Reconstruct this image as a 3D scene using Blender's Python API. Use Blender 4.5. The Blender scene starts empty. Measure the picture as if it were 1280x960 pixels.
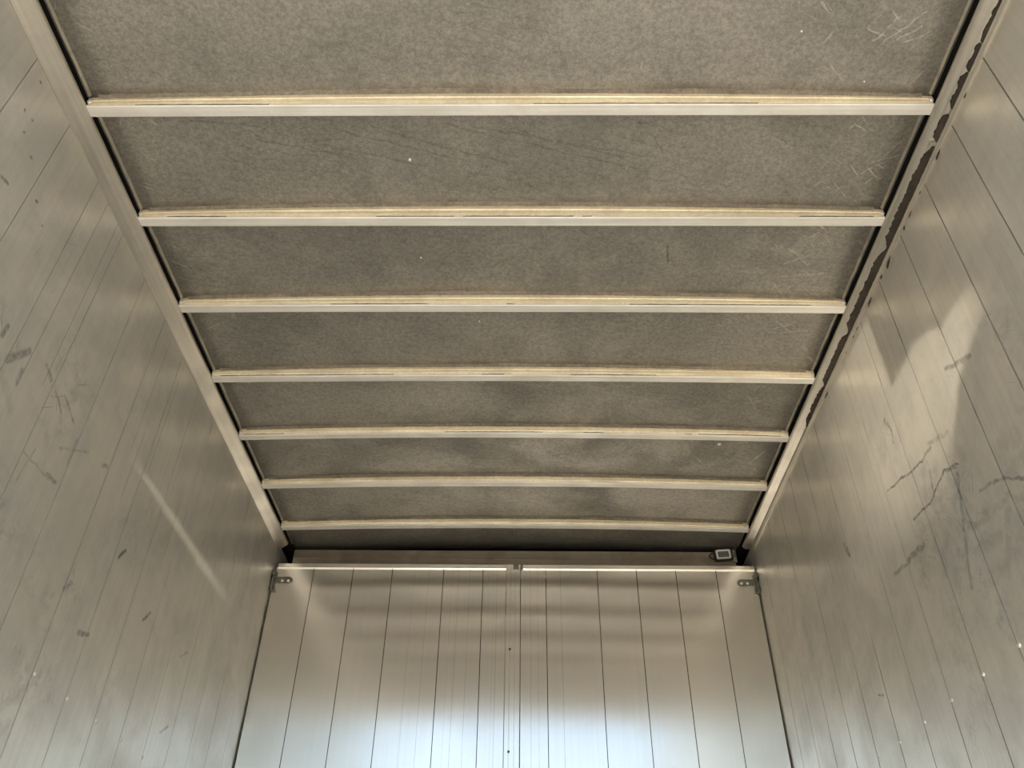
import bpy, math, random
from mathutils import Vector, Matrix
C = bpy.context.scene.collection
S = bpy.context.scene
random.seed(7)

# ------------------------------------------------------------ camera
cam_d = bpy.data.cameras.new('camera'); cam = bpy.data.objects.new('camera', cam_d); C.objects.link(cam)
cr, cu, cw = (.99988672, .00992367, .01131653), (-.00259024, -.62719189, .77886046), (-.01482679, .77880155, .62709514)
cam.matrix_world = Matrix(((cr[0], cu[0], -cw[0], 0), (cr[1], cu[1], -cw[1], 0), (cr[2], cu[2], -cw[2], 0), (0, 0, 0, 1)))
cam_d.sensor_width = 36; cam_d.lens = 1033.18 / 1280 * 36; cam_d.clip_start = .02
S.camera = cam
S.view_settings.view_transform = 'Standard'; S.view_settings.look = 'None'
S.view_settings.gamma = 1; S.view_settings.use_curve_mapping = False
S.view_settings.exposure = 1.48

# ------------------------------------------------------------ dimensions (metres, camera at the origin)
XL, XR = -1.2692, 1.1708          # faces of the side walls
YO, YD = .78, 3.85                # open rear end, face of the bulkhead doors
ZF, ZG = -.35, -1.55              # box floor, ground outside
ZR = 2.0                          # where the rails meet the walls
XM = (XL + XR) / 2; HW = (XR - XL) / 2
P = 0.1975                        # plank pitch

# ------------------------------------------------------------ node helpers
class NT:
    def __init__(s, t): s.t = t; t.nodes.clear()
    def n(s, typ, **kw):
        nd = s.t.nodes.new(typ)
        for k, v in kw.items(): setattr(nd, k, v)
        return nd
    def put(s, sock, v):
        if isinstance(v, bpy.types.NodeSocket): s.t.links.new(v, sock)
        elif v is not None:
            if hasattr(sock.default_value, '__len__') and not isinstance(v, (tuple, list)): v = (v,) * len(sock.default_value)
            if hasattr(sock.default_value, '__len__') and len(sock.default_value) == 4 and len(v) == 3: v = tuple(v) + (1,)
            sock.default_value = v
    def m(s, op, a, b=None, c=None, clamp=False):
        nd = s.n('ShaderNodeMath', operation=op, use_clamp=clamp)
        for i, v in enumerate((a, b, c)):
            if v is not None: s.put(nd.inputs[i], v)
        return nd.outputs[0]
    def vm(s, op, a, b=None, out=0):
        nd = s.n('ShaderNodeVectorMath', operation=op)
        s.put(nd.inputs[0], a)
        if b is not None: s.put(nd.inputs[3 if op == 'SCALE' else 1], b)
        return nd.outputs[out]
    def ramp(s, v, a, b, lo=0., hi=1.):       # smoothstep map
        nd = s.n('ShaderNodeMapRange', interpolation_type='SMOOTHSTEP')
        s.put(nd.inputs[0], v)
        for i, x in enumerate((a, b, lo, hi)): s.put(nd.inputs[i + 1], x)
        return nd.outputs[0]
    def mix(s, f, a, b, mode='MIX'):
        nd = s.n('ShaderNodeMix', data_type='RGBA', blend_type=mode)
        s.put(nd.inputs[0], f); s.put(nd.inputs[6], a); s.put(nd.inputs[7], b)
        return nd.outputs[2]
    def noise(s, vec, scale=(1, 1, 1), sc=1., detail=3., rough=.5, dist=0.):
        mp = s.n('ShaderNodeMapping'); s.put(mp.inputs[0], vec); mp.inputs[3].default_value = scale
        nd = s.n('ShaderNodeTexNoise'); s.put(nd.inputs['Vector'], mp.outputs[0])
        nd.inputs['Scale'].default_value = sc; nd.inputs['Detail'].default_value = detail
        nd.inputs['Roughness'].default_value = rough; nd.inputs['Distortion'].default_value = dist
        return nd.outputs[0]

# one straight mark (scratch, smudge or painted seam reflection) between two points: distance to a segment
g = bpy.data.node_groups.new('mark', 'ShaderNodeTree')
for nm, tp in (('P', 'NodeSocketVector'), ('A', 'NodeSocketVector'), ('B', 'NodeSocketVector'), ('W', 'NodeSocketFloat'), ('K', 'NodeSocketFloat')):
    g.interface.new_socket(nm, in_out='INPUT', socket_type=tp)
g.interface.new_socket('F', in_out='OUTPUT', socket_type='NodeSocketFloat')
t = NT(g); gi = t.n('NodeGroupInput'); go = t.n('NodeGroupOutput')
pa = t.vm('SUBTRACT', gi.outputs['P'], gi.outputs['A']); ba = t.vm('SUBTRACT', gi.outputs['B'], gi.outputs['A'])
h = t.m('DIVIDE', t.vm('DOT_PRODUCT', pa, ba, out=1), t.vm('DOT_PRODUCT', ba, ba, out=1), clamp=True)
d = t.vm('LENGTH', t.vm('SUBTRACT', pa, t.vm('SCALE', ba, h)), out=1)
f = t.m('MULTIPLY', t.ramp(t.m('DIVIDE', d, gi.outputs['W']), 0.25, 1., 1., 0.), gi.outputs['K'])
g.links.new(f, go.inputs[0])
MARK = g

def marks(t, vec, lst, ax, jitter=.006):
    """lst: (a0,b0,a1,b1,width,strength) on the two axes ax of object space"""
    nz = t.n('ShaderNodeTexNoise'); t.put(nz.inputs['Vector'], vec); nz.inputs['Scale'].default_value = 22; nz.inputs['Detail'].default_value = 2
    off = t.vm('SCALE', t.vm('SUBTRACT', nz.outputs['Color'], (.5, .5, .5)), jitter * 3)
    mask = [0, 0, 0]; mask[ax[0]] = 1; mask[ax[1]] = 1
    p = t.vm('MULTIPLY', t.vm('ADD', vec, off), tuple(mask))
    out = None
    for a0, b0, a1, b1, w, k in lst:
        if w >= .014 and k < .4: k *= .55; w *= 1.3
        nd = t.n('ShaderNodeGroup'); nd.node_tree = MARK
        A = [0, 0, 0]; B = [0, 0, 0]; A[ax[0]], A[ax[1]], B[ax[0]], B[ax[1]] = a0, b0, a1, b1
        t.put(nd.inputs['P'], p); nd.inputs['A'].default_value = A; nd.inputs['B'].default_value = B
        nd.inputs['W'].default_value = w * .85; nd.inputs['K'].default_value = k * .85
        out = nd.outputs[0] if out is None else t.m('MAXIMUM', out, nd.outputs[0])
    return out

def metal(name, col, col2=None, rough=.4, aniso=0., tan=None, grain=None, mottle=.25, mscale=2.5, metallic=1.,
          bump=.15, spec=.5, dark=(), light=(), lines=(), ax=(1, 2), jitter=.006, fine=0., rvar=.12, gk=.1, world=False, extra=None):
    m = bpy.data.materials.new(name); m.use_nodes = True; t = NT(m.node_tree)
    out = t.n('ShaderNodeOutputMaterial'); bs = t.n('ShaderNodeBsdfPrincipled'); t.t.links.new(bs.outputs[0], out.inputs[0])
    o = t.n('ShaderNodeNewGeometry').outputs['Position'] if world else t.n('ShaderNodeTexCoord').outputs['Object']
    col2 = col2 or tuple(c * .72 for c in col)
    n1 = t.noise(o, sc=mscale, detail=6, rough=.62, dist=.3)
    c = t.mix(t.ramp(n1, .38, .66), col, tuple(a + (b - a) * mottle / .25 * .6 for a, b in zip(col, col2)))
    hgt = None; r = t.ramp(n1, .3, .7, rough - rvar / 2, rough + rvar / 2)
    if grain:
        n2 = t.noise(o, scale=grain, detail=4, rough=.6)
        c = t.mix(1., c, t.mix(t.ramp(n2, .3, .7), (1 - gk,) * 3, (1 + gk * .7,) * 3), 'MULTIPLY')
        hgt = n2; r = t.m('ADD', r, t.ramp(n2, .3, .7, -gk * .35, gk * .35))
    if fine:
        n3 = t.noise(o, sc=160, detail=3, rough=.7); n4 = t.noise(o, sc=75, detail=4, rough=.7, dist=.15)
        nn = t.m('ADD', t.m('MULTIPLY', n3, .5), t.m('MULTIPLY', n4, .6))
        c = t.mix(1., c, t.mix(t.ramp(nn, .35, .75), (1 - fine,) * 3, (1 + fine,) * 3), 'MULTIPLY')
        hgt = nn if hgt is None else t.m('ADD', hgt, nn)
    if extra: c, r = extra(t, o, c, r)
    if dark:
        k = marks(t, o, dark, ax, jitter)
        brk = t.ramp(t.noise(o, sc=60, detail=3), .3, .6, .35, 1.)
        c = t.mix(t.m('MULTIPLY', k, brk), c, (.035, .032, .028)); 
    if lines:
        c = t.mix(marks(t, o, lines, ax, 0.), c, (.10, .09, .075))
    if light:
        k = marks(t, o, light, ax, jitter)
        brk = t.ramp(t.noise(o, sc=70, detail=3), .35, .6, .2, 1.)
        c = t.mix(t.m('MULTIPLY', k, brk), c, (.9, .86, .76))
    t.put(bs.inputs['Base Color'], c); t.put(bs.inputs['Roughness'], r); bs.inputs['Metallic'].default_value = metallic
    bs.inputs['Specular IOR Level'].default_value = spec
    if aniso:
        bs.inputs['Anisotropic'].default_value = aniso
        cx = t.n('ShaderNodeCombineXYZ')
        for i in range(3): cx.inputs[i].default_value = tan[i]
        t.put(bs.inputs['Tangent'], cx.outputs[0])
    if bump and hgt is not None:
        b = t.n('ShaderNodeBump'); b.inputs['Strength'].default_value = bump; b.inputs['Distance'].default_value = .002
        t.put(b.inputs['Height'], hgt); t.put(bs.inputs['Normal'], b.outputs[0])
    return m

# ------------------------------------------------------------ world, sun, light
w = bpy.data.worlds.new('world'); S.world = w; w.use_nodes = True; t = NT(w.node_tree)
sky = t.n('ShaderNodeTexSky', sky_type='NISHITA'); sky.sun_disc = False
sky.sun_elevation = math.radians(56); sky.sun_rotation = math.radians(202); sky.air_density = 1.3; sky.dust_density = 1.2
bg = t.n('ShaderNodeBackground'); bg.inputs[1].default_value = .074
t.t.links.new(sky.outputs[0], bg.inputs[0]); t.t.links.new(bg.outputs[0], t.n('ShaderNodeOutputWorld').inputs[0])

def lamp(name, typ, loc, energy, col=(1, 1, 1)):
    l = bpy.data.lights.new(name, typ); l.energy = energy; l.color = col
    o = bpy.data.objects.new(name, l); C.objects.link(o); o.location = loc; return o
sun = lamp('sun', 'SUN', (0, -4, 6), 4.6, (1, .96, .90)); sun.data.angle = .01
sd = Vector((.20, .50, -.80)); sun.rotation_euler = sd.to_track_quat('-Z', 'Y').to_euler()

# two added point lamps, node-masked, imitating sunlight thrown up by the floor
def glint_lamp(name, loc, wallx, energy, shape):
    o = lamp(name, 'POINT', loc, energy, (1, .9, .72)); l = o.data; l.shadow_soft_size = .012
    l.use_nodes = True; t = NT(l.node_tree); em = t.n('ShaderNodeEmission'); t.t.links.new(em.outputs[0], t.n('ShaderNodeOutputLight').inputs[0])
    sp = t.n('ShaderNodeSeparateXYZ'); t.put(sp.inputs[0], t.n('ShaderNodeTexCoord').outputs['Normal'])
    k = t.m('DIVIDE', wallx - loc[0], sp.outputs[0])
    y = t.m('ADD', t.m('MULTIPLY', sp.outputs[1], k), loc[1]); z = t.m('ADD', t.m('MULTIPLY', sp.outputs[2], k), loc[2])
    side = t.m('GREATER_THAN', t.m('MULTIPLY', sp.outputs[0], 1 if wallx > loc[0] else -1), .02)
    t.put(em.inputs[1], t.m('MULTIPLY', shape(t, y, z), side))
def shape_r(t, y, z):
    cx = t.n('ShaderNodeCombineXYZ'); t.put(cx.inputs[1], y); t.put(cx.inputs[2], z)
    wob = t.m('MULTIPLY', t.m('SUBTRACT', t.noise(cx.outputs[0], sc=5, detail=2), .5), .16)
    zt = t.m('ADD', t.ramp(y, 1.45, 2.07, 1.57, 1.67), wob)
    B = t.m('MULTIPLY', t.ramp(t.m('SUBTRACT', z, zt), -.012, .012, 1, 0), t.ramp(y, 2.06, 2.08, 1, 0))
    yr = t.ramp(z, 1.2, 1.46, 1.93, 1.72)
    yr2 = t.m('SUBTRACT', yr, t.ramp(z, 1.40, 1.5, 0, .25))
    B = t.m('MULTIPLY', B, t.ramp(t.m('SUBTRACT', y, yr2), 0, t.ramp(z, 1.4, 1.5, .03, .2), 0, 1))
    A = t.m('MULTIPLY', t.ramp(y, 2.06, 2.08, 0, 1), t.m('MULTIPLY', t.ramp(y, 2.15, 2.9, 1, 0), t.ramp(z, 1.95, 1.99, 1, 0)))
    return t.m('MULTIPLY', t.m('ADD', A, B), t.ramp(z, 1.12, 1.5, 0, 1))
glint_lamp('glint_stand_in_right', (-.75, 1.3, -.3), XR, 195, shape_r)
def shape_l(t, y, z):
    hw = t.ramp(y, 2.1, 3.2, .007, .026)
    d = t.m('DIVIDE', t.m('ABSOLUTE', t.m('SUBTRACT', z, 1.481)), hw)
    return t.m('MULTIPLY', t.ramp(d, .5, 1.1, 1, 0), t.m('MULTIPLY', t.ramp(y, 2.1, 2.4, 0, 1), t.ramp(y, 3.0, 3.5, 1, 0)))
glint_lamp('glint_stand_in_left', (.55, 1.3, -.3), XL, 140, shape_l)

# ------------------------------------------------------------ mesh helpers
class MB:
    def __init__(s): s.v = []; s.f = []
    def add(s, vs, fs):
        b = len(s.v); s.v += [tuple(v) for v in vs]; s.f += [tuple(b + i for i in f) for f in fs]; return s
    def box(s, a, b, ch=0.):
        x0, y0, z0 = a; x1, y1, z1 = b
        if not ch:
            return s.add([(x, y, z) for x in (x0, x1) for y in (y0, y1) for z in (z0, z1)],
                         [(0, 1, 3, 2), (4, 6, 7, 5), (0, 4, 5, 1), (2, 3, 7, 6), (0, 2, 6, 4), (1, 5, 7, 3)])
        # chamfered round the y axis
        pr = [(x0 + ch, z0), (x1 - ch, z0), (x1, z0 + ch), (x1, z1 - ch), (x1 - ch, z1), (x0 + ch, z1), (x0, z1 - ch), (x0, z0 + ch)]
        return s.sweep([[(p[0], y, p[1]) for p in pr] for y in (y0, y1)])
    def sweep(s, rings, cap=True, closed=True):
        n = len(rings[0]); vs = [p for r in rings for p in r]; fs = []
        for k in range(len(rings) - 1):
            for i in range(n if closed else n - 1):
                j = (i + 1) % n; fs.append((k * n + i, k * n + j, (k + 1) * n + j, (k + 1) * n + i))
        if cap: fs += [tuple(range(n))[::-1], tuple(range((len(rings) - 1) * n, len(rings) * n))]
        return s.add(vs, fs)
    def disc(s, c, nrm, r, h, n=12, dome=.6):
        nrm = Vector(nrm).normalized(); a = nrm.orthogonal().normalized(); b = nrm.cross(a); c = Vector(c)
        ring = lambda rr, hh: [c + nrm * hh + (a * math.cos(i * math.tau / n) + b * math.sin(i * math.tau / n)) * rr for i in range(n)]
        return s.sweep([ring(r, 0), ring(r, h * .45), ring(r * .8, h * .85), ring(r * .35, h)])
    def tube(s, pts, r, n=8):
        rings = []
        for i, p in enumerate(pts):
            p = Vector(p); d = (Vector(pts[min(i + 1, len(pts) - 1)]) - Vector(pts[max(i - 1, 0)])).normalized()
            a = d.cross(Vector((.3, .2, 1))).normalized(); b = d.cross(a)
            rings.append([p + (a * math.cos(k * math.tau / n) + b * math.sin(k * math.tau / n)) * r for k in range(n)])
        return s.sweep(rings)
    def build(s, name, mat, parent=None, smooth=False):
        me = bpy.data.meshes.new(name); me.from_pydata(s.v, [], s.f)
        import bmesh
        bm = bmesh.new(); bm.from_mesh(me); bmesh.ops.recalc_face_normals(bm, faces=bm.faces); bm.to_mesh(me); bm.free()
        me.materials.append(mat)
        if smooth: me.polygons.foreach_set('use_smooth', [True] * len(me.polygons))
        o = bpy.data.objects.new(name, me); C.objects.link(o)
        if parent: o.parent = parent
        return o
def tag(o, label=None, cat=None, group=None, kind=None):
    if label: o['label'] = label
    if cat: o['category'] = cat
    if group: o['group'] = group
    if kind: o['kind'] = kind
    return o

# ------------------------------------------------------------ materials
dkR = [(1.983, 1.364, 2.05, 1.36, .009, .5), (2.05, 1.36, 2.296, 1.416, .007, .8), (1.88, 1.246, 1.958, 1.271, .007, .75), (1.958, 1.271, 2.083, 1.238, .007, .85),
       (2.083, 1.238, 2.199, 1.257, .008, .8), (2.027, 1.316, 2.049, 1.243, .009, .5), (1.775, 1.487, 1.66, 1.432, .013, .55),
       (2.18, 1.609, 2.157, 1.545, .010, .5), (2.157, 1.545, 2.17, 1.51, .006, .6), (2.189, 1.166, 2.31, 1.176, .016, .6), (2.30, 1.17, 2.42, 1.18, .012, .45),
       (2.733, 1.454, 2.713, 1.395, .014, .6), (1.761, 1.116, 1.657, 1.057, .008, .6), (1.835, 1.133, 1.761, 1.116, .010, .5),
       (1.873, 1.342, 1.987, 1.381, .012, .3), (1.968, 1.272, 1.895, 1.241, .008, .5), (1.947, 1.084, 1.829, 1.053, .016, .35),
       (1.952, 1.017, 1.829, .997, .02, .32), (1.855, 1.079, 1.684, 1.023, .016, .35), (1.739, 1.056, 1.83, .932, .02, .35),
       (1.70, 1.11, 1.60, 1.09, .03, .25), (2.778, .926, 2.744, .91, .008, .7), (1.923, .936, 1.794, .935, .03, .3), (1.905, 1.224, 2.03, .95, .012, .45),
       (1.66, 1.0, 1.75, .96, .05, .25), (1.62, 1.15, 1.70, 1.16, .04, .22), (2.06, 1.12, 2.13, 1.05, .025, .3), (2.16, 1.08, 2.24, 1.10, .025, .25)]
ltR = [(2.1, 1.05, 2.3, 1.02, .02, .15), (2.35, .82, 2.05, .86, .008, .4), (2.2, .88, 2.0, .83, .006, .3), (1.76, 1.60, 1.74, 1.57, .012, .7), (1.885, 1.26, 1.875, 1.25, .007, 1.)]
dkL = [(1.481, 1.37, 1.48, 1.342, .014, .6), (1.526, 1.305, 1.585, 1.378, .018, .55), (1.593, 1.325, 1.6, 1.285, .012, .4), (1.664, 1.404, 1.708, 1.385, .012, .4),
       (1.746, 1.374, 1.799, 1.346, .009, .5), (1.79, 1.395, 1.872, 1.359, .008, .5), (1.849, 1.176, 1.901, 1.184, .012, .5), (2.082, 1.36, 2.105, 1.369, .012, .5),
       (2.346, 1.192, 2.372, 1.225, .012, .85), (2.624, 1.1, 2.663, 1.145, .011, .8), (2.118, .978, 2.146, 1.008, .013, .5), (2.269, .91, 2.323, .926, .013, .6),
       (1.73, 1.167, 1.865, 1.169, .006, .3), (1.766, 1.204, 1.747, 1.094, .006, .25), (1.911, 1.331, 1.919, 1.255, .008, .3), (1.858, 1.267, 1.986, 1.341, .008, .3),
       (1.36, 1.704, 1.365, 1.704, .007, .8), (1.175, 1.96, 1.179, 1.96, .006, .8), (1.185, 1.844, 1.187, 1.841, .006, .9), (1.218, 1.797, 1.222, 1.798, .006, .7),
       (1.219, 1.85, 1.222, 1.852, .007, .7), (1.273, 1.773, 1.278, 1.772, .007, .7), (1.416, 1.675, 1.419, 1.677, .007, .7), (1.233, 1.637, 1.258, 1.645, .008, .6),
       (2.997, 1.118, 3.059, 1.157, .008, .4), (2.999, .85, 3.054, .885, .008, .5), (1.50, 1.28, 1.62, 1.22, .02, .25), (1.47, 1.2, 1.6, 1.12, .03, .2)]
lnL = [(1.604, 2.0, 1.60, 1.30, .0025, .55), (1.685, 2.0, 1.685, 1.35, .0025, .5), (2.245, 1.6, 2.24, 1.35, .003, .35), (2.64, 1.55, 2.64, 1.35, .003, .4),
       (2.35, 1.9, 2.35, 1.5, .003, .35), (2.2, 1.96, 2.2, 1.5, .003, .35)]
ltL = [(1.812, 1.009, 1.842, .998, .004, .8), (1.785, .956, 1.806, .961, .006, .8), (2.40, .82, 2.44, .77, .006, .4), (2.20, .80, 2.22, .81, .008, .6), (1.932, 1.1, 1.932, .5, .0035, .3), (2.1285, 1.05, 2.1285, .4, .0035, .35), (2.326, 1.0, 2.326, .5, .003, .25)]  # long upright rows paint seam reflections into the colour
mk = lambda rows, w, k: [r + (w, k) for r in rows]
ltC = mk([(.942, 1.133, 1.026, 1.052), (.973, 1.133, 1.021, 1.094), (.992, 1.138, 1.047, 1.107), (.915, 1.133, .961, 1.068), (.89, 1.1, .938, 1.122),
          (1.053, 1.495, 1.099, 1.426), (1.034, 1.509, 1.10, 1.487), (1.012, 1.552, 1.069, 1.509), (.875, 1.927, .968, 1.874), (.875, 1.983, 1.02, 1.964),
          (.902, 1.821, .957, 1.787), (.871, 1.856, .956, 1.927), (.909, 2.245, .977, 2.223), (.914, 2.202, .988, 2.267), (.9, 2.267, 1.043, 2.253),
          (.902, 2.704, .962, 2.677), (.907, 2.651, .957, 2.731), (-1.197, 1.91, -1.151, 1.936), (-1.19, 1.985, -1.158, 2.004), (-1.194, 1.821, -1.152, 1.856),
          (-1.19, 2.25, -1.13, 2.228)], .0035, .5)
dkC = [(.474, 1.849, .488, 1.928, .006, .7)] + mk([(-.55, 1.409, -.23, 1.507), (-.037, 1.41, .296, 1.508), (-.223, 1.396, .349, 1.551), (.331, 1.384, .414, 1.494),
          (-.791, 1.436, -.519, 1.506), (-.959, 1.368, -.757, 1.395), (-.15, 1.40, .35, 1.50), (-.6, 1.46, -.30, 1.54), (-.45, 1.40, -.05, 1.53)], .006, .3)

ALU = (.62, .585, .52)
def scuff(t, o, c, r):
    sp = t.n('ShaderNodeSeparateXYZ'); t.put(sp.inputs[0], o)
    tot = None
    for ang, sc, seed in ((.9, 7., 3.), (-.6, 8., 8.), (.2, 6., 14.)):
        mp = t.n('ShaderNodeMapping'); t.put(mp.inputs[0], o); mp.inputs[2].default_value = (ang, 0, 0); mp.inputs[1].default_value = (0, seed, seed)
        n = t.ramp(t.noise(mp.outputs[0], scale=(1, 16, 1.2), sc=sc, detail=2, rough=.6, dist=.4), .65, .73)
        tot = n if tot is None else t.m('MAXIMUM', tot, n)
    blot = t.ramp(t.noise(o, sc=3.2, detail=4, rough=.65), .45, .68)
    low = t.m('MULTIPLY', t.ramp(sp.outputs[2], 1.75, 1.35, .25, 1.), t.ramp(sp.outputs[1], 2.9, 2.0, .25, 1.))
    a = t.m('MULTIPLY', blot, low)
    smear = t.ramp(t.noise(o, sc=14, detail=6, rough=.75), .42, .68)
    c = t.mix(t.m('MULTIPLY', t.m('MULTIPLY', smear, a), .42), c, (.30, .30, .29))
    c = t.mix(t.m('MULTIPLY', t.m('MULTIPLY', tot, a), .45), c, (.25, .24, .22))
    r = t.m('ADD', r, t.m('MULTIPLY', t.m('MULTIPLY', smear, a), .12))
    return c, r
def feather(t, o, c, r):
    sp = t.n('ShaderNodeSeparateXYZ'); t.put(sp.inputs[0], o)
    side = t.m('ADD', t.m('MULTIPLY', t.ramp(sp.outputs[0], .55, .95), .9), t.m('MULTIPLY', t.ramp(sp.outputs[0], -.85, -1.12), .7))
    tot = None
    for ang, sc, seed in ((.75, 9., 3.), (1.1, 12., 8.), (-.5, 10., 14.)):
        mp = t.n('ShaderNodeMapping'); t.put(mp.inputs[0], o); mp.inputs[2].default_value = (0, 0, ang); mp.inputs[1].default_value = (seed, seed, 0)
        n = t.noise(mp.outputs[0], scale=(14, 1.1, 1), sc=sc, detail=2, rough=.6, dist=.25)
        n = t.ramp(n, .64, .74)
        tot = n if tot is None else t.m('MAXIMUM', tot, n)
    blot = t.ramp(t.noise(o, sc=5.5, detail=2), .47, .62)
    k = t.m('MULTIPLY', t.m('MULTIPLY', tot, blot), t.m('ADD', side, .12), clamp=True)
    c = t.mix(t.m('MULTIPLY', k, .62), c, (.85, .80, .68))
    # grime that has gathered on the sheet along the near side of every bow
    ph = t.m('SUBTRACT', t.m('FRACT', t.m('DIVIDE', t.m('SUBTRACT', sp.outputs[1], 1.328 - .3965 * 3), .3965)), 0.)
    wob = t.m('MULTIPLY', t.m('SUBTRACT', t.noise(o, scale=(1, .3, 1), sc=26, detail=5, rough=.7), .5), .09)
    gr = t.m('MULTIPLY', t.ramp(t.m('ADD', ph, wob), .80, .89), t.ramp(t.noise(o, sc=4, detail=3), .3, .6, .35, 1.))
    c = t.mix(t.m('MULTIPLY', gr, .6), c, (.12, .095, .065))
    # faint wavy drying lines across the sheet
    wv = t.n('ShaderNodeTexWave', wave_type='BANDS', bands_direction='Y'); mp = t.n('ShaderNodeMapping'); t.put(mp.inputs[0], o); mp.inputs[2].default_value = (0, 0, -.28)
    t.put(wv.inputs['Vector'], mp.outputs[0]); wv.inputs['Scale'].default_value = 9; wv.inputs['Distortion'].default_value = 9; wv.inputs['Detail'].default_value = 3; wv.inputs['Detail Scale'].default_value = .9
    ln = t.ramp(wv.outputs['Fac'], .93, .99)
    c = t.mix(t.m('MULTIPLY', t.m('MULTIPLY', ln, t.ramp(t.noise(o, sc=3., detail=1), .5, .62)), .16), c, (.08, .07, .06))
    return c, r
M = {}
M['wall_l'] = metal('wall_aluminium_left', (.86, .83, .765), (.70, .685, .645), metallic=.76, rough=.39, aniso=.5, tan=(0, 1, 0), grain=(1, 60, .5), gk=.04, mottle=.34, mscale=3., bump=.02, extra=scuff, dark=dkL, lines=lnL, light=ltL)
M['wall_r'] = metal('wall_aluminium_right', (.88, .84, .755), (.72, .69, .635), metallic=.76, rough=.39, aniso=.5, tan=(0, 1, 0), grain=(1, 60, .5), gk=.04, mottle=.34, mscale=3.4, bump=.02, extra=scuff, dark=dkR, lines=[(2.36, 1.95, 2.36, 1.3, .003, .35), (2.22, 1.9, 2.22, 1.2, .003, .22), (2.80, 1.9, 2.80, 1.3, .003, .35), (1.43, 1.9, 1.43, 1.2, .003, .12), (3.11, 1.98, 3.11, .6, .004, .4)], light=ltR, jitter=.009)
M['door'] = metal('door_aluminium', world=True, col=(.90, .865, .80), col2=(.85, .82, .765), metallic=.93, rough=.195, aniso=.78, tan=(1, 0, 0), grain=(70, 1, .4), gk=.025, mottle=.15, mscale=2, bump=0, rvar=.04, dark=mk([(-.478, 1.9, -.478, .4), (-.327, 1.9, -.327, .4), (-.271, 1.9, -.271, .4), (-.133, 1.9, -.133, .4), (.034, 1.9, .034, .4), (.183, 1.9, .183, .4)], .0024, .42) + mk([(-.20, 1.9, -.20, 1.6), (-.865, 1.62, -.860, 1.61), (-.15, 1.9, -.15, .5), (.07, 1.9, .07, .5), (-.55, 1.9, -.55, .5), (-.36, 1.9, -.36, .5)], .003, .22), ax=(0, 2), jitter=.0001)
M['roof'] = metal('roof_sheet', (.40, .378, .335), (.275, .262, .235), rough=.55, mottle=.3, mscale=3.2, metallic=.75, fine=.26, bump=.45, extra=feather, dark=dkC, light=ltC, ax=(0, 1), jitter=.008)
M['bow'] = metal('bow_flange_aluminium', (.89, .86, .79), (.72, .68, .60), rough=.45, grain=(1.2, 60, 60), mottle=.25, mscale=5, bump=.1, metallic=.25, world=True)
M['web'] = metal('bow_web_aluminium', (.90, .80, .58), (.70, .59, .42), rough=.5, grain=(1.2, 60, 120), mottle=.3, mscale=6, bump=.15, metallic=.4, fine=.1, world=True)
M['rail'] = metal('rail_aluminium', (.70, .66, .58), (.55, .52, .46), rough=.42, grain=(90, .8, 90), mottle=.2, mscale=6, bump=.08, metallic=.9)
M['lip'] = metal('sheet_edge_aluminium', (.72, .69, .62), (.45, .42, .37), rough=.45, mottle=.3, mscale=12)
M['seal'] = metal('brown_sealant', (.028, .020, .013), (.07, .052, .036), rough=.8, metallic=0, fine=.3, bump=.5, mscale=12)
M['bead'] = metal('dusty_sealant', (.24, .20, .15), (.13, .11, .085), rough=.85, metallic=0, fine=.3, bump=.6, mscale=9, world=True)
M['dark'] = metal('dark_gap', (.018, .016, .014), rough=.9, metallic=0, bump=0)
M['header'] = metal('header_aluminium', (.42, .37, .30), (.28, .23, .17), rough=.4, grain=(1.5, 1, 50), mottle=.3, mscale=5, metallic=.85)
M['steel'] = metal('galvanised_steel', (.32, .32, .29), (.18, .18, .16), rough=.4, mscale=40, fine=.15, bump=.3)
M['rivet'] = metal('rivet_steel', (.95, .94, .90), rough=.3, bump=0, metallic=.5)
M['white'] = metal('white_plastic', (.75, .74, .71), rough=.4, metallic=0, bump=0)
M['lens'] = metal('smoked_lens', (.06, .06, .06), rough=.25, metallic=0, bump=0)
M['black'] = metal('black_rubber_and_gap_shade', (.02, .018, .016), rough=.5, metallic=0, bump=0)
M['floor'] = metal('floor_boards', (.34, .31, .26), (.26, .235, .20), rough=.45, metallic=.35, grain=(60, .8, 1), mottle=.3)
M['ground'] = metal('dry_concrete', (.46, .43, .375), (.36, .335, .29), rough=.9, metallic=0, fine=.2, mscale=.7)
M['speck'] = metal('bright_fleck', (.95, .95, .92), rough=.35, metallic=0, bump=0)

# ------------------------------------------------------------ setting: ground, floor, ceiling
tag(MB().box((-14, -16, ZG - .1), (14, 12, ZG)).build('ground', M['ground']), 'dry pale concrete yard outside the open rear', 'ground', kind='structure')
tag(MB().box((XL - .06, YO, ZF - .12), (XR + .06, 4.3, ZF)).build('floor', M['floor']), 'worn floor of the aluminium cargo box', 'floor', kind='structure')

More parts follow.
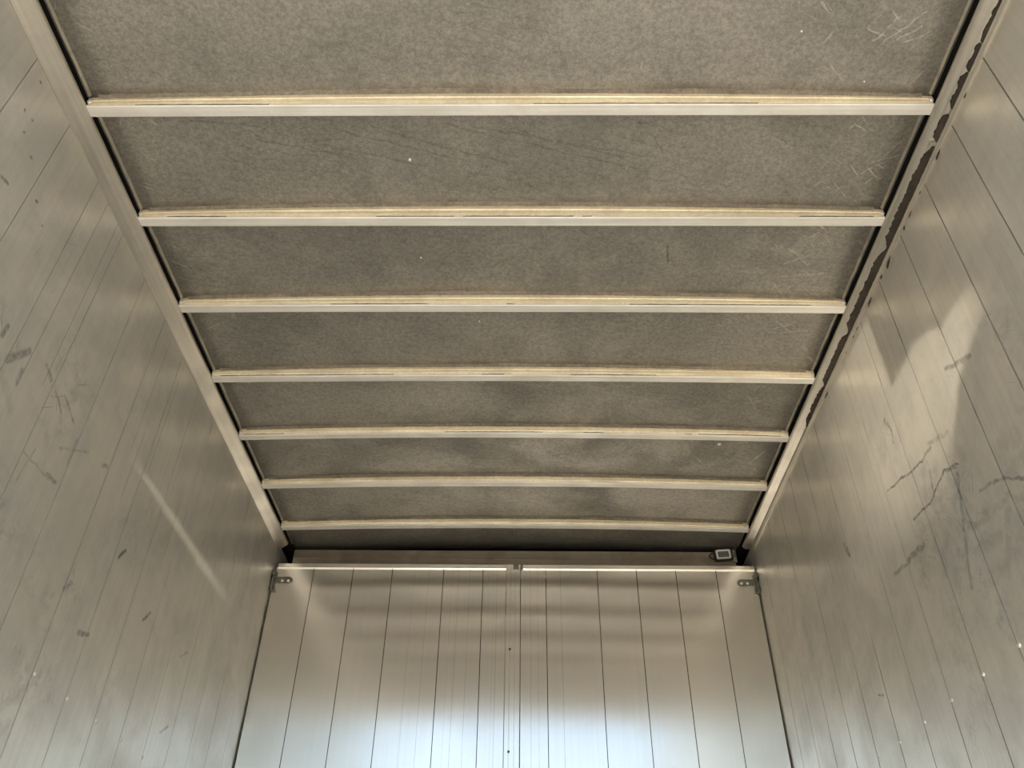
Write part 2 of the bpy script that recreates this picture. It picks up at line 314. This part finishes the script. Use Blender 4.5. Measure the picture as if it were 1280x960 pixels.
def zc(x): return 2.062 + .027 * (1 - ((x - XM) / HW) ** 2)
GAP = .053                                                     # sheet stops short of the walls behind the rails
rings = []
NX = 28
for j in range(40):
    y = YO + (4.0 - YO) * j / 39
    top, bot = [], []
    for i in range(NX + 1):
        x = XL + GAP + (2 * HW - 2 * GAP) * i / NX
        z = zc(x) + .0014 * math.sin(7 * x + 3 * y) * math.sin(5.1 * y + 1) + random.uniform(-.0002, .0002)
        bot.append((x, y, z)); top.append((x, y, z + .004))
    rings.append(bot + top[::-1])
ceil = MB().sweep(rings).build('ceiling', M['roof'], smooth=False)
for p in ceil.data.polygons: p.use_smooth = len(p.vertices) == 4 and abs(p.normal.z) > .8
tag(ceil, 'crowned grey roof sheet, dull and scratched, above the roof bows', 'ceiling', kind='structure')
MB().box((XL - .05, YO, 2.12), (XR + .05, 4.3, 2.15)).build('roof_skin', M['dark'], ceil)
for x, y in ((-.347, 1.515), (-.132, 2.167), (-.166, 2.226), (.854, 2.992), (-.351, 1.91), (.927, 1.25), (.721, 1.11)):
    r = {(-.347, 1.515): .0045, (-.132, 2.167): .006, (.854, 2.992): .009}.get((x, y), .003)
    MB().disc((x, y, zc(x) + .001), (0, 0, -1), r, .004, 7).build('paint_fleck', M['speck'], ceil)

# ------------------------------------------------------------ side walls, plank by plank
def plank_mesh(t0, t1, z0, z1, face, sgn, along, thick=.022, seg=9, amp=.00007):
    """plank standing on end, t runs along the wall; face = coordinate of its face, sgn = direction of the room"""
    ch = .0022
    prof = [(t0, -thick), (t0, 0)]
    for i in range(1, seg): prof.append((t0 + (t1 - t0) * i / seg + random.uniform(-.005, .005), random.uniform(-amp, amp)))
    prof += [(t1, 0), (t1, -thick)]
    f = (lambda a, n, z: (face + sgn * n, a, z)) if along == 'y' else (lambda a, n, z: (a, face + sgn * n, z))
    return MB().sweep([[f(a, n, z) for a, n in prof] for z in (z0, z1)])

def side_wall(name, face, sgn, mat, label, seam0, rivets, rz):
    back = MB().box((min(face - sgn * .024, face - sgn * .05), YO, ZF), (max(face - sgn * .024, face - sgn * .05), 4.3, 2.12)).build(name, M['dark'])
    tag(back, label, 'wall', kind='structure')
    seam = .0012 if sgn > 0 else .0025
    s = [YO] + [seam0 + P * k for k in range(-1, 16) if YO + .02 < seam0 + P * k < 4.25] + [4.25]
    for a, b in zip(s, s[1:]):
        plank_mesh(a + seam, b - seam, ZF, 2.03, face, sgn, 'y').build('plank', mat, back)
    for y in rivets:
        MB().disc((face - sgn * .0005, y, rz), (sgn, 0, 0), .006, .004, 10).build('rivet', M['rivet'], back)
    return back
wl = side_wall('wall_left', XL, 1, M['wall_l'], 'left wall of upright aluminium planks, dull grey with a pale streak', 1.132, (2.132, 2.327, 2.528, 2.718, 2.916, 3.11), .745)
wr = side_wall('wall_right', XR, -1, M['wall_r'], 'right wall of upright aluminium planks, scuffed, with a lamp-lit patch', 1.135, (1.919, 2.114, 2.312, 2.506, 2.706, 2.899, 3.1), .757)
# sealant smears on the planks below the right rail
for k, (y0, z0, y1, z1, hw_) in enumerate(((1.621, 1.999, 1.653, 1.985, .006), (1.689, 1.99, 1.702, 1.983, .004), (1.812, 1.992, 1.856, 1.979, .008), (1.893, 1.989, 1.912, 1.985, .004),
        (1.995, 1.991, 2.04, 1.984, .006), (2.137, 1.995, 2.165, 1.991, .005), (2.18, 1.995, 2.203, 1.988, .004), (1.232, 1.992, 1.252, 1.986, .003), (1.406, 1.993, 1.445, 1.983, .004),
        (1.544, 1.997, 1.572, 1.99, .005), (2.258, 1.994, 2.295, 1.990, .003), (2.513, 1.990, 2.551, 1.986, .003))):
    pts = []; n = 14
    for i in range(n):
        a = i * math.tau / n; rr = random.uniform(.6, 1.15)
        u = math.cos(a) * rr * .5; v = math.sin(a) * rr * hw_
        pts.append(((y0 + y1) / 2 + (y1 - y0) * u, (z0 + z1) / 2 + (z1 - z0) * u + v))
    MB().sweep([[(XR + .001, y, z) for y, z in pts], [(XR - .0016, y, z) for y, z in pts]]).build('sealant_smear', M['seal'], wr)

# ------------------------------------------------------------ cant rails along the top of the side walls (trim)
def rail(name, face, sgn, prof, label, y1=3.846):
    rings = [[(face + sgn * a, y, z) for a, z in prof] for y in (YO, y1)]
    o = MB().sweep(rings).build(name, M['rail']); return tag(o, label, 'rail', kind='structure')
profL = [(-.002, 1.994), (.004, 1.992), (.010, 1.996), (.028, 2.010), (.040, 2.020), (.046, 2.026), (.048, 2.032), (.046, 2.040), (-.002, 2.040)]
rl = rail('trim_1', XL, 1, profL, 'smooth pale aluminium cant rail along the top of the left wall')
profR = [(-.002, 1.990), (.006, 1.990), (.009, 1.994), (.012, 1.998), (.013, 2.008), (.028, 2.016), (.029, 2.010), (.044, 2.020), (.048, 2.026), (.046, 2.036), (-.002, 2.040)]
rr_ = rail('trim_2', XR, -1, profR, 'aluminium cant rail along the top of the right wall with a groove')
# dark sealant left in the right rail's groove, in stretches with wavy edges
def seal_run(y0, y1, wmax, n):
    rings = []
    for i in range(n + 1):
        s_ = i / n; y = y0 + (y1 - y0) * s_
        e = min(1, s_ * 8, (1 - s_) * 8)
        a0 = .0125 + random.uniform(0, .0012); a1 = a0 + max(.002, (wmax + random.uniform(-.0022, .0022) + .0014 * math.sin(y * 90) * math.sin(y * 37)) * e)
        z = lambda a: 2.0 + (a - .012) * .62
        rings.append([(XR - a0, y, z(a0) - .003), (XR - (a0 + a1) / 2, y, z((a0 + a1) / 2) - .001 + random.uniform(-.001, .001)), (XR - a1, y, z(a1) - .001), (XR - a1, y, 2.03), (XR - a0, y, 2.03)])
    MB().sweep(rings).build('sealant_run', M['seal'], rr_)
for y0, y1, wmax in ((.92, 1.10, .0045), (1.105, 1.18, .0055), (1.185, 1.29, .008), (1.31, 1.395, .012), (1.41, 1.80, .018), (1.80, 2.20, .019), (2.20, 2.50, .017), (2.50, 2.76, .010)):
    seal_run(y0, y1, wmax, max(8, int((y1 - y0) / .008)))
MB().box((XR - .030, 1.396, 2.002), (XR - .012, 1.409, 2.02)).build('weld_spot', M['rail'], rr_)

# ------------------------------------------------------------ roof bows
DB, Y0 = .3965, 1.328
arch = (.003, .002, .006, .012, .020, .021, .020)
crown = (.026, .026, .038, .034, .030, .028, .027)
order = ('nearest roof bow, bright aluminium, at the top of the picture', 'second roof bow from the top, its web the brightest',
         'third roof bow from the top, tan web above a pale flange', 'fourth roof bow from the top, halfway down the ceiling',
         'fifth roof bow from the top, third up from the doors', 'sixth roof bow from the top, second up from the doors', 'farthest and thinnest roof bow, just before the bulkhead doors')
XA, XB = XL + .0478, XR - .0478
def par(x): return 1 - ((x - XM) / HW) ** 2
for k in range(7):
    yb = Y0 + DB * k
    e = bpy.data.objects.new('roof_bow', None); C.objects.link(e); e.location = (XM, yb, 2.03); e.empty_display_size = .1
    tag(e, order[k], 'beam', 'roof bows under the roof sheet')
    def span(prof, name, mat, x0=XA, x1=XB, n=36):
        rings = []
        for i in range(n + 1):
            x = x0 + (x1 - x0) * i / n
            zb = 2.030 + arch[k] * par(x); zt = max(zc(x) + .001, zb + .02)
            rings.append([(x - XM, a, zb + b * (zt - zb) + c - 2.03) for a, b, c in prof])
        o = MB().sweep(rings).build(name, mat, e); return o
    span([(0, 0, 0), (-.031, 0, 0), (-.033, 0, .002), (-.033, 0, .0055), (-.030, 0, .0065), (-.002, 0, .0065), (0, 0, .0045)], 'flange', M['bow'])
    span([(-.0265, 0, .0065), (-.030, 0, .0065), (-.030, 0, .009), (-.034, .3, .004), (-.035, .58, 0), (-.038, .62, 0), (-.038, 1, 0), (-.016, 1, 0), (-.016, 1, -.003), (-.034, 1, -.003), (-.031, .5, 0)], 'web', M['web'])
    # uneven bead of sealant between web and sheet
    rings = []; n = 110
    for i in range(n + 1):
        x = XA + .03 + (XB - XA - .06) * i / n; wv = .007 + .004 * par(x) + random.uniform(-.0022, .0022)
        z = zc(x) - 2.03
        rings.append([(x - XM, -.036, z - .007 - random.uniform(0, .002)), (x - XM, -.041 - wv * .4, z - .004), (x - XM, -.040 - wv, z + .001), (x - XM, -.036, z + .001)])
    MB().sweep(rings).build('sealant_bead', M['bead'], e)
    if k < 5:  # thin broken dark line along the top of the flange
        n = 160; run = []
        for i in range(n + 1):
            x = XA + .02 + (XB - XA - .04) * i / n
            on = math.sin(x * 5.3 + k * 2.1) + .6 * math.sin(x * 13 + k) + random.uniform(-.5, .5) > -.1
            if on and i < n: run.append(x)
            elif len(run) > 2:
                z = lambda q: arch[k] * par(q) + .0064
                MB().sweep([[(q - XM, -.0300, z(q)), (q - XM, -.0336, z(q)), (q - XM, -.0336, z(q) + random.uniform(.0006, .0022)), (q - XM, -.0300, z(q) + .0022)] for q in run]).build('dark_line', M['seal'], e); run = []
            else: run = []
    for sx, x in ((1, XA + .006), (-1, XB - .006)):
        MB().disc((x - XM, -.037, .016), (0, -1, -.3), .006, .004, 10).build('screw', M['rivet'], e)

# edge strips of the roof sheet, one in every bay on either side
ys = [YO] + [Y0 + DB * k for k in range(7)] + [3.90 + .045]
for a, b in zip(ys, ys[1:]):
    for sx, face in ((1, XL), (-1, XR)):
        x0 = face + sx * .0465
        pr = [(0, .000), (.003, -.006), (.009, -.007), (.013, .001), (.013, .004), (0, .004)]
        ww = [(random.uniform(-.0012, .0012), random.uniform(-.0012, .0012)) for _ in range(9)]
        y0_, y1_ = a + .004, b - .046
        rings = [[(x0 + sx * (p + ww[i][0]), y0_ + (y1_ - y0_) * i / 8, 2.062 + q + ww[i][1] * .5) for p, q in pr] for i in range(9)]
        MB().sweep(rings).build('edge_strip', M['lip'], ceil)
for sx, face in ((1, XL), (-1, XR)):
    MB().box((min(face, face + sx * .066), YO, 2.072), (max(face, face + sx * .066), 4.2, 2.09)).build('gap_shade', M['black'], ceil)  # black strip put in to darken the empty void above the rail

# ------------------------------------------------------------ header and front end
hd = MB().box((-1.206, 3.925, 1.90), (1.098, 3.965, 2.036), .003).build('trim_3', M['header'])
tag(hd, 'brownish header board above the bulkhead doors under the last bay', 'header', kind='structure')
MB().box((-1.206, 3.9225, 1.985), (1.098, 3.926, 1.992)).build('rib', M['header'], hd)
fw = MB().box((XL - .05, 4.2, ZF), (XR + .05, 4.24, 2.12)).build('wall_front', M['dark']); tag(fw, 'dark front bulkhead behind the header and the doors', 'wall', kind='structure')

# ------------------------------------------------------------ the two bulkhead doors
def door(name, seams, label, hx, hs):
    x0, x1 = seams[0], seams[-1]; zt = 1.892
    e = bpy.data.objects.new(name, None); C.objects.link(e); e.location = ((x0 + x1) / 2, YD, ZF); tag(e, label, 'door', kind='structure')
    L = Vector(e.location)
    def put(mb, nm, mat, par_=e, sm=False):
        mb.v = [tuple(Vector(v) - L) for v in mb.v]
        o = mb.build(nm, mat, par_, sm); return o
    for a, b in zip(seams, seams[1:]):
        put(plank_mesh(a + .0016, b - .0016, ZF + .01, zt, YD, -1, 'x', .03, 8, .00005), 'plank', M['door'])
    # top rail: a shallow channel, proud of the planks
    pr = [(YD + .03, zt), (YD - .007, zt), (YD - .009, zt + .003), (YD - .009, zt + .006), (YD - .003, zt + .009), (YD - .003, zt + .026), (YD - .001, zt + .029), (YD + .03, zt + .029)]
    put(MB().sweep([[(x, a, b) for a, b in pr] for x in (x0 + .012, x1)]), 'top_rail', M['door'])
    put(MB().box((x0, YD - .002, ZF), (x1, YD + .0, ZF + .02)), 'bottom_rail', M['door'])
    # strap hinge
    zc_ = 1.826
    pts = [(hx + hs * a, zc_ + b) for a, b in ((0, .018), (.05, .018), (.085, .019), (.098, .014), (.105, .005), (.105, -.006), (.098, -.015), (.085, -.019), (.05, -.017), (0, -.015))]
    hg = put(MB().sweep([[(x, YD + .001, z) for x, z in pts], [(x, YD - .006, z) for x, z in pts]]), 'hinge', M['steel'])
    sub = lambda mb, nm, mat: put(mb, nm, mat, hg)
    for a in (.055, .085): sub(MB().disc((hx + hs * a, YD - .006, zc_ - .004), (0, -1, -.2), .0068, .006, 12), 'bolt', M['rivet'])
    kx = hx + hs * .008
    for z0, z1, r in ((zc_ - .055, zc_ - .024, .011), (zc_ - .022, zc_ + .018, .009), (zc_ + .02, zc_ + .05, .011)):
        n = 14; rg = lambda rr, z: [(kx + rr * math.cos(i * math.tau / n), YD - .014 + rr * math.sin(i * math.tau / n), z) for i in range(n)]
        sub(MB().sweep([rg(r * .8, z0), rg(r, z0 + .002), rg(r, z1 - .002), rg(r * .8, z1)]), 'knuckle', M['steel'])
    sub(MB().box((kx - .004, YD - .012, zc_ - .062), (kx + .020, YD - .004, zc_ - .052)), 'pin_tab', M['steel'])
    sub(MB().box((min(kx, hx), YD - .024, zc_ + .004), (max(kx, hx) + .001, YD - .020, zc_ + .03)), 'wall_tab', M['black'])
    return e, put
dl, putl = door('door_1', [-1.262, -1.064, -.864, -.665, -.405, -.206, -.088], 'left bulkhead door of pale upright planks with the closing strip', -1.268, 1)
dr_, putr = door('door_2', [-.016, .111, .370, .568, .766, .968, 1.164], 'right bulkhead door of pale upright planks', 1.170, -1)
# closing strip in the middle, fixed to the left leaf, with its screws
pr = [(-.089, .02), (-.089, -.003), (-.086, -.0055), (-.068, -.0055), (-.0665, -.0035), (-.0645, -.0035), (-.063, -.0055), (-.044, -.0055), (-.0425, -.004), (-.041, -.0055), (-.019, -.0055), (-.0165, -.003), (-.0165, .02)]
cs = putl(MB().sweep([[(a, YD + b, z) for a, b in pr] for z in (ZF + .01, 1.918)]), 'closing_strip', M['door'])
for z in (1.48, 1.02, .55): putl(MB().disc((-.0655, YD - .005, z), (0, -1, 0), .0055, .003, 10), 'screw', M['lens'], cs)
putl(MB().box((-.053, YD - .012, 1.888), (-.026, YD - .004, 1.918)), 'latch_plate', M['steel'])

# ------------------------------------------------------------ lamp at the right end of the header
le = bpy.data.objects.new('marker_lamp', None); C.objects.link(le); le.location = (1.033, 3.925, 2.015); le.rotation_euler = (math.radians(10), math.radians(-5), 0)
tag(le, 'small dark lamp with white rim at the right end of the header', 'lamp')
def rr(cx, cz, w_, h_, r, n=5):
    out = []
    for sx, sz, a0 in ((1, 1, 0), (-1, 1, 90), (-1, -1, 180), (1, -1, 270)):
        for i in range(n + 1):
            a = math.radians(a0 + 90 * i / n); out.append((cx + sx * (w_ - r) + r * math.cos(a), cz + sz * (h_ - r) + r * math.sin(a)))
    return out
def loft(rs): return MB().sweep([[(x, y, z) for x, z in ring] for y, ring in rs])
loft([(0, rr(.002, -.002, .046, .030, .008)), (-.022, rr(.002, -.002, .046, .030, .008)), (-.026, rr(0, 0, .042, .027, .007))]).build('housing', M['black'], le)
# rim: a ring around the lens
o_, i_ = rr(0, 0, .038, .0245, .008), rr(0, 0, .028, .0155, .005)
mb = MB(); n = len(o_)
rs = [[(x, -.026, z) for x, z in o_], [(x, -.032, z) for x, z in o_], [(x, -.034, z) for x, z in rr(0, 0, .0355, .022, .007)], [(x, -.032, z) for x, z in i_], [(x, -.026, z) for x, z in i_]]
mb.sweep(rs, cap=False).build('rim', M['white'], le, True)
ln = loft([(-.024, i_), (-.0285, rr(0, 0, .0275, .015, .005))]).build('lens', M['lens'], le)
for a in (-.018, -.009, 0, .009, .018): MB().box((a - .0011, -.0305, -.014), (a + .0011, -.0285, .014)).build('lens_rib', M['steel'], ln)
for a in (-.007, .002, .010): MB().box((-.025, -.030, a - .001), (.025, -.0285, a + .001)).build('lens_rib', M['steel'], ln)
be = MB().box((1.083, 3.915, 1.975), (1.104, 3.925, 2.050), .002).build('bracket', M['steel']); tag(be, 'narrow grey metal bracket to the right of the white-rimmed lamp', 'bracket')
for z in (1.995, 2.035): MB().disc((1.0935, 3.915, z), (0, -1, 0), .004, .002, 8).build('screw', M['rivet'], be)
cp = [(.990 - .028 * math.sin(s * math.pi) + .004 * s, 3.914, 1.985 + .045 * s) for s in [i / 14 for i in range(15)]]
tag(MB().tube(cp, .0035).build('lamp_cable', M['seal'], smooth=True), 'thin brown cable looping out to the left of the lamp', 'cable')
